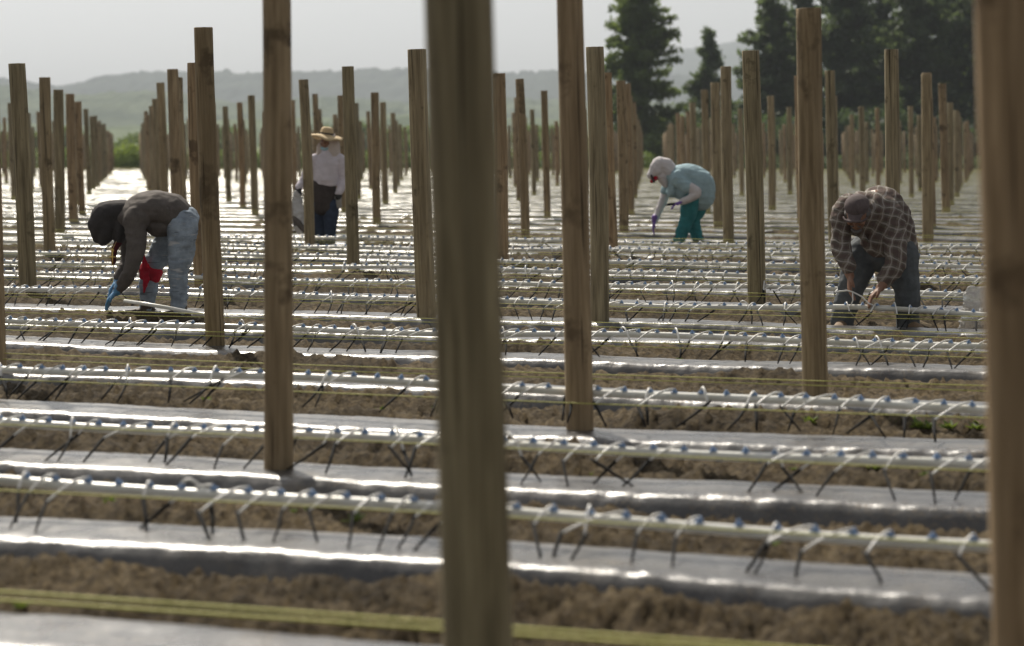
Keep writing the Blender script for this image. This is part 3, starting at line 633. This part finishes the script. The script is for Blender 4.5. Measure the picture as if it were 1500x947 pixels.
# --- teal-clad worker bending left
g, k, P = person_frame(1010, 361)
root = empty('person', g); tag(root, 'stooping worker in pale blue smock, hooded top, teal trousers and purple gloves', 'person', 'field workers tending the drip lines')
b = MB(); hc = P(966, 252)
hip = P(1028, 286, .02)
b.limb([hip, P(1012, 262), P(992, 258), P(980, 256), hc], [(.15, .12), (.15, .12), (.16, .10), (.055, .055), (.05, .05)], side=(0, 1, 0))
hq, HR = head(b, hc, (-.8, -.2, -.6), (-.5, 0, .8), .95)
shL, shR = P(990, 262, -.17), P(984, 264, .17); elL, wrL = P(1019, 282, -.24), P(997, 295, -.26); elR, wrR = P(972, 295, .2), P(959, 325, .12)
b.limb([P(990, 260), shL, elL, wrL], [.06, .05, .038, .027]); b.limb([P(986, 260), shR, elR, wrR], [.06, .05, .036, .027])
lg = ((1024, 1020, 1026, .10), (1012, 998, 993, -.09))
lg = ((P(1026, 292, .10), P(1016, 325, .10), P(1025, 356, .10)), (P(1012, 292, -.09), P(1004, 325, -.09), P(992, 356, -.09)))
for a, kn, an in lg: b.limb([hip, a, kn, an], [.1, .09, .06, .04])
body_build(root, b); eyes(root, hq)
b = MB(); b.limb([P(1024, 287), P(1025, 270), P(1010, 259), P(992, 257), P(982, 258)], [(.20, .21), (.21, .19), (.20, .165), (.19, .13), (.12, .10)], side=(0, 1, 0), n=24)
b.ell(P(1008, 278), (.25, .18, .15)); b.limb([P(993, 260, -.14), shL, P(1004, 274, -.22)], [.10, .095, .085]); b.limb([P(988, 260, .14), shR, P(977, 280, .2)], [.09, .085, .075])
b.limb([P(985, 268, 0), P(984, 282, 0)], [(.16, .08), (.15, .07)], side=(0, 1, 0))
garment(root, b, 'smock', 'aqua_cloth', .010, .009, 7, 8)
b = MB(); b.limb([P(1002, 272, -.22), P(1018, 281, -.245), P(1010, 289, -.26), wrL], [.072, .066, .055, .042]); b.limb([P(978, 278, .2), P(972, 296, .2), wrR], [.06, .056, .042]); garment(root, b, 'sleeve', 'mauve_cloth', .009, .006, 10)
b = MB(); b.limb([P(984, 254), P(974, 245), P(964, 241)], [(.12, .10), (.13, .125), (.11, .09)], side=(0, 1, 0)); b.limb([P(966, 242), P(961, 250), P(955, 256)], [(.12, .11), (.12, .11), (.085, .07)], side=(0, 1, 0)); b.limb([P(970, 258), P(974, 270)], [(.10, .09), (.07, .05)], side=(0, 1, 0))
garment(root, b, 'hood', 'mauve_cloth', .009, .005, 8)
b = MB(); b.limb([P(959, 261, -.02), P(954, 266, -.02)], [(.075, .04), (.045, .025)], side=(0, 1, 0)); garment(root, b, 'face_scarf', 'red_cloth', .007, .004)
b = MB(); b.limb([P(953, 257, -.02), P(957, 266, -.02)], [(.09, .02), (.085, .02)], side=(0, 1, 0)); garment(root, b, 'cap_brim', 'hood_cloth', .006, .001)
b = MB(); b.ell(P(1020, 293), (.15, .17, .12))
for a, kn, an in lg: b.limb([P(1020, 290), a, (a+kn)/2, kn, an], [.13, .13, .12, .095, .075])
garment(root, b, 'trousers', 'teal_cloth', .010, .008, 9)
for w_, dd, cu in ((wrL, (-.9, -.1, -.3), .5), (wrR, (-.15, 0, -1), .25)):
    b = MB(); b.limb([w_-Vector(dd)*.05, w_], [.045, .04]); hand(b, w_, dd, (0, 1, 0), (-.3, 0, 1), .19, cu, .012); garment(root, b, 'glove', 'purple_glove', .006, .001, 20, 1, 1)
for a, kn, an in lg: boot(root, an, (-1, -.2, 0), 'boot')
tl = MB(); tl.limb([P(992, 298, -.28), P(977, 299, -.30)], [.012, .018]); tl.tube([P(977, 299, -.30), P(973, 300, -.3)], .012, 8)
t_ = tl.build('hand_tool', 'black_stake', None, loc=g); tag(t_, 'small black hand tool gripped in the purple glove of the smocked worker', 'hand tool')

# --- man in plaid shirt
g, k, P = person_frame(1285, 487)
root = empty('person', g); tag(root, 'man in brown plaid shirt and dark cap bent over a thin white tube', 'person', 'field workers tending the drip lines')
b = MB(); hc = P(1249, 311, -.16)
hip = P(1308, 372, .08)
b.limb([hip, P(1296, 335, .03), P(1268, 308, -.03), P(1258, 306, -.08), hc], [(.16, .12), (.17, .12), (.18, .10), (.06, .06), (.06, .06)], side=(1, .6, 0))
hq, HR = head(b, hc, (-.25, -.75, -.65), (-.15, -.55, .8), 1.02)
shR, shL = P(1232, 312, -.02), P(1298, 312, -.08); elR, wrR = P(1228, 366, -.12), P(1238, 402, -.22); elL, wrL = P(1303, 383, -.24), P(1280, 418, -.28)
b.limb([P(1255, 308, 0), shR, elR, wrR], [.06, .055, .043, .031]); b.limb([P(1275, 308, 0), shL, elL, wrL], [.06, .055, .043, .031])
legs = ((P(1268, 370, .12), P(1248, 420, .05), P(1236, 470, .08)), (P(1318, 372, .0), P(1326, 425, -.08), P(1330, 474, .0)))
for a, kn, an in legs: b.limb([hip, a, kn, an], [.1, .09, .06, .045])
hand(b, wrR, (-.05, -.2, -1), (0, 1, .2), (-1, 0, 0), .19, .42, .010); hand(b, wrL, (-.75, -.2, -.75), (0, 1, 0), (-.7, 0, .7), .19, .45, .010)
body_build(root, b, vox=.006); eyes(root, hq)
b = MB()
for sx in (-1, 1): b.limb([hq(.02*sx, .10, -.04), hq(.035*sx, .09, -.05)], [.007, .006], n=8)
b.limb([hq(-.03, .085, -.085), hq(0, .095, -.095), hq(.03, .085, -.085)], [.012, .016, .012]); garment(root, b, 'beard', 'hair_grey', .005, .001)
b = MB(); b.limb([hq(-.07, .02, .0), hq(-.05, -.06, -.01), hq(.05, -.06, -.01), hq(.07, .02, .0)], [.02, .04, .04, .02]); b.ell(hq(0, -.02, .02), (.083, .09, .085), HR); garment(root, b, 'hair', 'hair_grey', .006, .002, 30)
b = MB(); b.ell(hq(0, -.012, .062), (.092, .105, .068), HR); garment(root, b, 'cap', 'maroon_cloth', .007, .003)
b = MB(); pts = [hq(.085*math.cos(a), .06+.085*math.sin(a), .048-.02*abs(math.cos(a))) for a in np.linspace(.25, math.pi-.25, 7)]; b.limb(pts, [.009]*7); b.limb([hq(0, .05, .056), hq(0, .12, .046)], [(.07, .010), (.045, .007)], side=HR@Vector((1, 0, 0))); garment(root, b, 'cap_brim', 'maroon_cloth', .006, .001)
b = MB()
b.limb([P(1318, 378, .05), P(1312, 352, .05), P(1302, 325, .04), P(1284, 307, .0), P(1266, 304, -.03)], [(.15, .13), (.165, .14), (.18, .15), (.20, .14), (.17, .10)], side=(1, .6, 0), n=24)
b.ell(P(1268, 325, -.03), (.17, .13, .12)); b.ell(P(1290, 350, .0), (.16, .15, .14))
b.limb([P(1240, 304, 0), shR, P(1229, 338, -.06), elR, wrR+Vector((-.01, .01, .07))], [.10, .09, .075, .068, .055]); b.limb([P(1290, 306, -.03), shL, P(1304, 345, -.16), elL, wrL+Vector((.04, .03, .06))], [.11, .10, .088, .08, .062])
b.limb([P(1322, 376, .04), P(1330, 370, .05)], [(.10, .04), (.06, .02)])
garment(root, b, 'shirt', 'plaid', .009, .011, 8, 2)
b = MB(); b.limb([P(1252, 336, -.12), P(1262, 350, -.10), P(1270, 362, -.06)], [(.03, .025), (.035, .02), (.02, .01)]); b.limb([P(1238, 322, -.10), P(1270, 326, -.14)], [.03, .03]); garment(root, b, 'collar', 'plaid', .008, .004)
b = MB(); b.ell(P(1300, 376, .07), (.16, .14, .11))
for a, kn, an in legs: b.limb([P(1298, 375, .07), a, (a+kn)/2, kn, (kn+an)/2, an+Vector((0, 0, -.02))], [.13, .125, .115, .098, .092, .085])
garment(root, b, 'trousers', 'slate_trouser', .009, .012, 7, 5)
for (a, kn, an), td in zip(legs, ((-.3, -1, 0), (.35, -1, 0))): boot(root, Vector((an.x, an.y, .08)), td, 'boot_tan')
b = MB(); h1 = P(1240, 424, -.28)+g; h2 = P(1262, 440, -.34)+g
b.tube([P(1214, 424, -.3)+g, P(1232, 422, -.28)+g, h1, P(1252, 430, -.31)+g, h2, P(1272, 444, -.34)+g], .006, 6); b.tube([h1, P(1240, 436, -.3)+g, P(1236, 446, -.3)+g], .005, 6)
tag(b.build('thin_tube', 'white_tube'), 'thin white tube stretched between the bare hands of the plaid-shirted man', 'tube')

# clear plastic bag at right
p = gp(1436, 488, .05); b = MB(); b.limb([(0, 0, .0), (.02, 0, .15), (.03, 0, .30)], [(.17, .09), (.16, .08), (.14, .03)], side=(1, 0, 0), n=20)
o = garment(None, b, 'plastic_sack', 'clear_film', .01, .03, 8, 9); o.location = p; tag(o, 'crumpled clear plastic sack standing on the soil right of the plaid-shirted man', 'sack')

# ------------------------------------------------------------------ distance: crop strip, trees, hills
def leaves(centers, sizes, spread, per, seed, flat=.6):
    r = np.random.default_rng(seed); C = np.repeat(centers, per, 0); Sz = np.repeat(sizes, per)*r.uniform(.6, 1.3, len(C))
    off = r.normal(0, 1, (len(C), 3))*np.repeat(spread, per)[:, None]*np.array([1, 1, flat]); C = C+off
    a = r.normal(0, 1, (len(C), 3)); a /= np.linalg.norm(a, axis=1)[:, None]; b_ = np.cross(a, r.normal(0, 1, (len(C), 3))); b_ /= np.linalg.norm(b_, axis=1)[:, None]
    V = np.stack([C-a*Sz[:, None], C+b_*Sz[:, None]*.45, C+a*Sz[:, None], C-b_*Sz[:, None]*.45], 1).reshape(-1, 3)
    return V, np.arange(len(V)).reshape(-1, 4)
def crop_strip(name, x0, x1, y0, y1, h, n, mat, label, seed):
    r = np.random.default_rng(seed); c = np.stack([r.uniform(x0, x1, n), r.uniform(y0, y1, n), r.uniform(.02, 1, n)**.8*h], 1); c[:, 2] = c[:, 2]*(.6+.8*(vn(c[:, 0]*.5, c[:, 1]*.5, seed)+.5)) - .53
    V, Fq = leaves(c, np.full(n, .13), np.full(n, .12), 3, seed); o = link(name, npmesh(name, V, Fq, False), mat); tag(o, label, kind='stuff')
crop_strip('crop', -25.6, -21.8, 152, 158, 1.5, 2600, 'crop_leaf', 'bright green leafy crop at the far end of the long gap on the left', 5)
crop_strip('hedgerow', -62, -26, 153, 158, 1.2, 9000, 'spruce_needles', 'dull green hedge along the far left edge of the field', 7)
crop_strip('hedgerow', -21.5, 9, 153, 158, 1.0, 8000, 'spruce_needles', 'low dull green verge along the far edge of the field', 6)
crop_strip('hedgerow', 9, 62, 155, 159, .8, 9000, 'pine_needles', 'low dark verge in front of the conifers', 8)
def conifer(x, y, h, rad, mat, label, seed, ragged=.35, low=.04, clumps=0):
    r = np.random.default_rng(seed); root = empty('conifer_tree', (x, y, -.5)); tag(root, label, 'tree', 'conifers beyond the far end of the field')
    b = MB(); lean = r.uniform(-.2, .2); b.tube([(0, 0, -.3), (lean*.4, 0, h*.4), (lean, 0, h*.97)], [.22+h*.012, .12+h*.007, .03], 10)
    cs = []; sz = []; spd = []
    nb = int(h*8)
    for i in range(nb):
        t_ = low+(1-low)*(i+r.random())/nb; z_ = t_*h; a = r.random()*6.283
        env = rad*(1-t_)**(.95 if h < 11 else .72 if rad < 4 else .58)*(1-.3*max(0, .15-t_)/.15); L = env*r.uniform(1-ragged, 1.12)+.15
        up = .1-.25*(1-t_)+.5*t_; e = Vector((math.cos(a)*L, math.sin(a)*L, z_+up*L*.6))
        b.tube([(0, 0, z_), (e.x*.5, e.y*.5, z_+up*L*.15), tuple(e)], [.05, .03, .01], 4, caps=False)
        m_ = max(2, int(L*3.4))
        for q in range(m_):
            f_ = (q+.6)/m_; cs.append((e.x*f_+r.normal()*.16, e.y*f_+r.normal()*.16, z_+(e.z-z_)*f_-.12*f_+r.normal()*.1)); sz.append(.25); spd.append(.16+.26*(1-f_)*min(1, L/2.5))
    b.build('trunk', 'bark', root)
    V, Fq = leaves(np.array(cs), np.array(sz), np.array(spd), 20, seed, .6); link('crown', npmesh('crown', V, Fq, False), mat, root)
YT = 175.
def tx(px, y=YT): return (px-750)*y/F
T = [(937, 166, 15.8, 4.0, 'spruce_needles', 'tall light green spruce standing alone, its tip above the view'),
 (1036, 185, 10.2, 3.6, 'pine_needles', 'small pointed dark conifer between the tall light spruce and the dark tree mass'),
 (1125, 170, 12.2, 4.2, 'pine_needles', 'bushy dark conifer at the left end of the dark tree mass'),
 (1172, 188, 14.8, 4.4, 'dark_needles', 'dark conifer behind the thick post with the cracked top, second in the tree mass'),
 (1235, 172, 15.5, 4.9, 'pine_needles', 'broad blue-green conifer just right of the thick cracked-top post'),
 (1290, 190, 16.5, 4.9, 'dark_needles', 'dark conifer behind the post at the plaid-shirted back'),
 (1338, 172, 15, 4.6, 'pine_needles', 'dense green conifer standing above the plaid-shirted man'),
 (1390, 185, 17.0, 5.2, 'dark_needles', 'dark conifer above the slim brown post at the right'),
 (1440, 170, 15.0, 4.2, 'pine_needles', 'conifer half hidden by the near post at the right edge'),
 (1510, 182, 16.5, 4.2, 'dark_needles', 'rightmost conifer, behind the near post at the right edge')]
for i, (px, y, h, rad, mat, lab) in enumerate(T): conifer(tx(px, y), y, h, rad, mat, lab, 400+i)
def bush(x, y, h, rad, mat, label, seed):
    r = np.random.default_rng(seed); root = empty('bushy_tree', (x, y, -.5)); tag(root, label, 'tree', 'low bushy trees around the field')
    b = MB(); b.tube([(0, 0, -.2), (0, 0, h*.5)], [.12, .05], 6); n = int(170*h*rad/6)
    for q in range(6): a = r.random()*6.28; b.tube([(0, 0, h*.25), (math.cos(a)*rad*.5, math.sin(a)*rad*.5, h*.6)], [.05, .02], 4)
    b.build('trunk', 'bark', root); u = r.normal(0, 1, (n, 3)); u /= np.linalg.norm(u, axis=1)[:, None]; u *= r.uniform(.35, 1, n)[:, None]**.5
    c = u*np.array([rad, rad, h*.5])+np.array([0, 0, h*.52]); V, Fq = leaves(c, np.full(n, .2), np.full(n, .3), 14, seed); link('crown', npmesh('crown', V, Fq, False), mat, root)
r = random.Random(5)
for px in (1085, 1135, 1190, 1290, 1345, 1400, 1215, 1262, 1318, 1375, 1420, 1470): bush(tx(px, 163), 163+r.uniform(-2, 2), r.uniform(2.4, 4.2), 3.4, 'dark_needles', 'dark undergrowth tree at the foot of the conifer mass', r.randrange(9999))
for px, y, h in ((960, 162, 2.2), (1000, 164, 3.0), (905, 163, 2.6)): bush(tx(px, y), y, h, 2.0, 'spruce_needles', 'low green bushy tree near the foot of the lone spruce', r.randrange(9999))
for px, y, h in ((590, 260, 3.2), (610, 240, 2.4), (640, 230, 3), (700, 250, 2.6), (820, 250, 3.2), (780, 300, 3.6), (420, 270, 2.6), (480, 320, 3.6), (205, 240, 2.4), (30, 260, 3), (100, 300, 3.4), (340, 300, 3.4), (540, 330, 4)): bush((px-750)*y/F, y, h, 2.6, 'spruce_needles', 'small distant tree in the hazy meadow before the hills', r.randrange(9999))

def ridge(name, Yd, prof, depth, mat, label, rough_, seed, canopy=0.0):
    """terrain: a real hill whose crest follows heights given as photo lines at its distance"""
    px = np.array([p[0] for p in prof], float); py = np.array([p[1] for p in prof], float)
    xs = np.linspace(px[0], px[-1], 700); zc = np.interp(xs, px, py); kk = np.array([zat(q, Yd) for q in zc]); X = (xs-750)*Yd/F
    nt_ = 60; tt = np.linspace(0, 1, nt_); V = np.zeros((nt_, len(xs), 3))
    for i, t_ in enumerate(tt):
        q = math.sin(min(1, t_/.62)*math.pi/2) if t_ < .62 else math.cos((t_-.62)/.38*math.pi/2)
        yy = Yd + (t_-.62)*depth; nn = vn(X*.004, np.full_like(X, yy*.004), seed)*.16*math.sin(math.pi*min(1, t_/.62)) if t_ < .62 else 0
        cv = canopy*(np.abs(vn(X/9, np.full_like(X, yy/9), seed+3))*1.4+vn(X/4, np.full_like(X, yy/4.), seed+4)*.6)
        V[i, :, 0] = X; V[i, :, 1] = yy; V[i, :, 2] = (kk+rough_*vn(X/60, X*0, seed+1)+rough_*.5*vn(X/18, X*0, seed+2))*(q+nn) + cv*q - 2*(1-q)
    me = npmesh(name, V.reshape(-1, 3), grid(nt_, len(xs))); o = link(name, me, mat); tag(o, label, kind='structure')
ridge('hills', 3400, [(-900, 80), (-300, 150), (800, 150), (900, 112), (985, 80), (1010, 72), (1080, 62), (1300, 40), (2400, 60)], 1500, 'ridge_forest', 'pale far ridge behind the conifers', 4, 1, 5)
ridge('hills', 2300, [(-900, 118), (-200, 118), (0, 122), (55, 126), (100, 136), (140, 134), (170, 122), (205, 115), (240, 112), (330, 112), (430, 108), (520, 108), (620, 108), (700, 112), (815, 113), (1000, 116), (1200, 125), (1600, 130), (2400, 140)], 900, 'ridge_forest', 'long hazy wooded ridge on the horizon', 4, 21, 7)
ridge('hills', 1500, [(-900, 130), (-100, 128), (0, 125), (60, 134), (110, 146), (180, 150), (260, 140), (340, 155), (430, 152), (560, 150), (700, 150), (850, 150), (1000, 160), (1400, 170), (2400, 170)], 700, 'hill_forest', 'nearer hazy green hill slopes', 4, 31, 5)
ridge('hills', 800, [(-900, 190), (0, 185), (150, 190), (300, 182), (450, 176), (600, 172), (800, 180), (1000, 186), (1500, 190), (2400, 190)], 350, 'foothill', 'low green foothills before the ridge', 1.5, 41, 2)

# ------------------------------------------------------------------ haze
hb = MB(); x0, x1, y0, y1, z0, z1 = -2600, 2600, -60, 4300, -4.5, 260
V = [(x, y, z) for x in (x0, x1) for y in (y0, y1) for z in (z0, z1)]
me = bpy.data.meshes.new('haze'); me.from_pydata(V, [], [(0, 1, 3, 2), (4, 6, 7, 5), (0, 4, 5, 1), (2, 3, 7, 6), (0, 2, 6, 4), (1, 5, 7, 3)]); me.update()
hm = bpy.data.materials.new('haze'); hm.use_nodes = True; hm.node_tree.nodes.clear()
pv = hm.node_tree.nodes.new('ShaderNodeVolumePrincipled'); mo = hm.node_tree.nodes.new('ShaderNodeOutputMaterial'); hm.node_tree.links.new(pv.outputs[0], mo.inputs['Volume'])
pv.inputs['Color'].default_value = (.80, .87, .95, 1); pv.inputs['Density'].default_value = .00022; pv.inputs['Anisotropy'].default_value = .2
me.materials.append(hm); tag(link('haze', me), 'pale summer haze over the field and hills', kind='stuff')
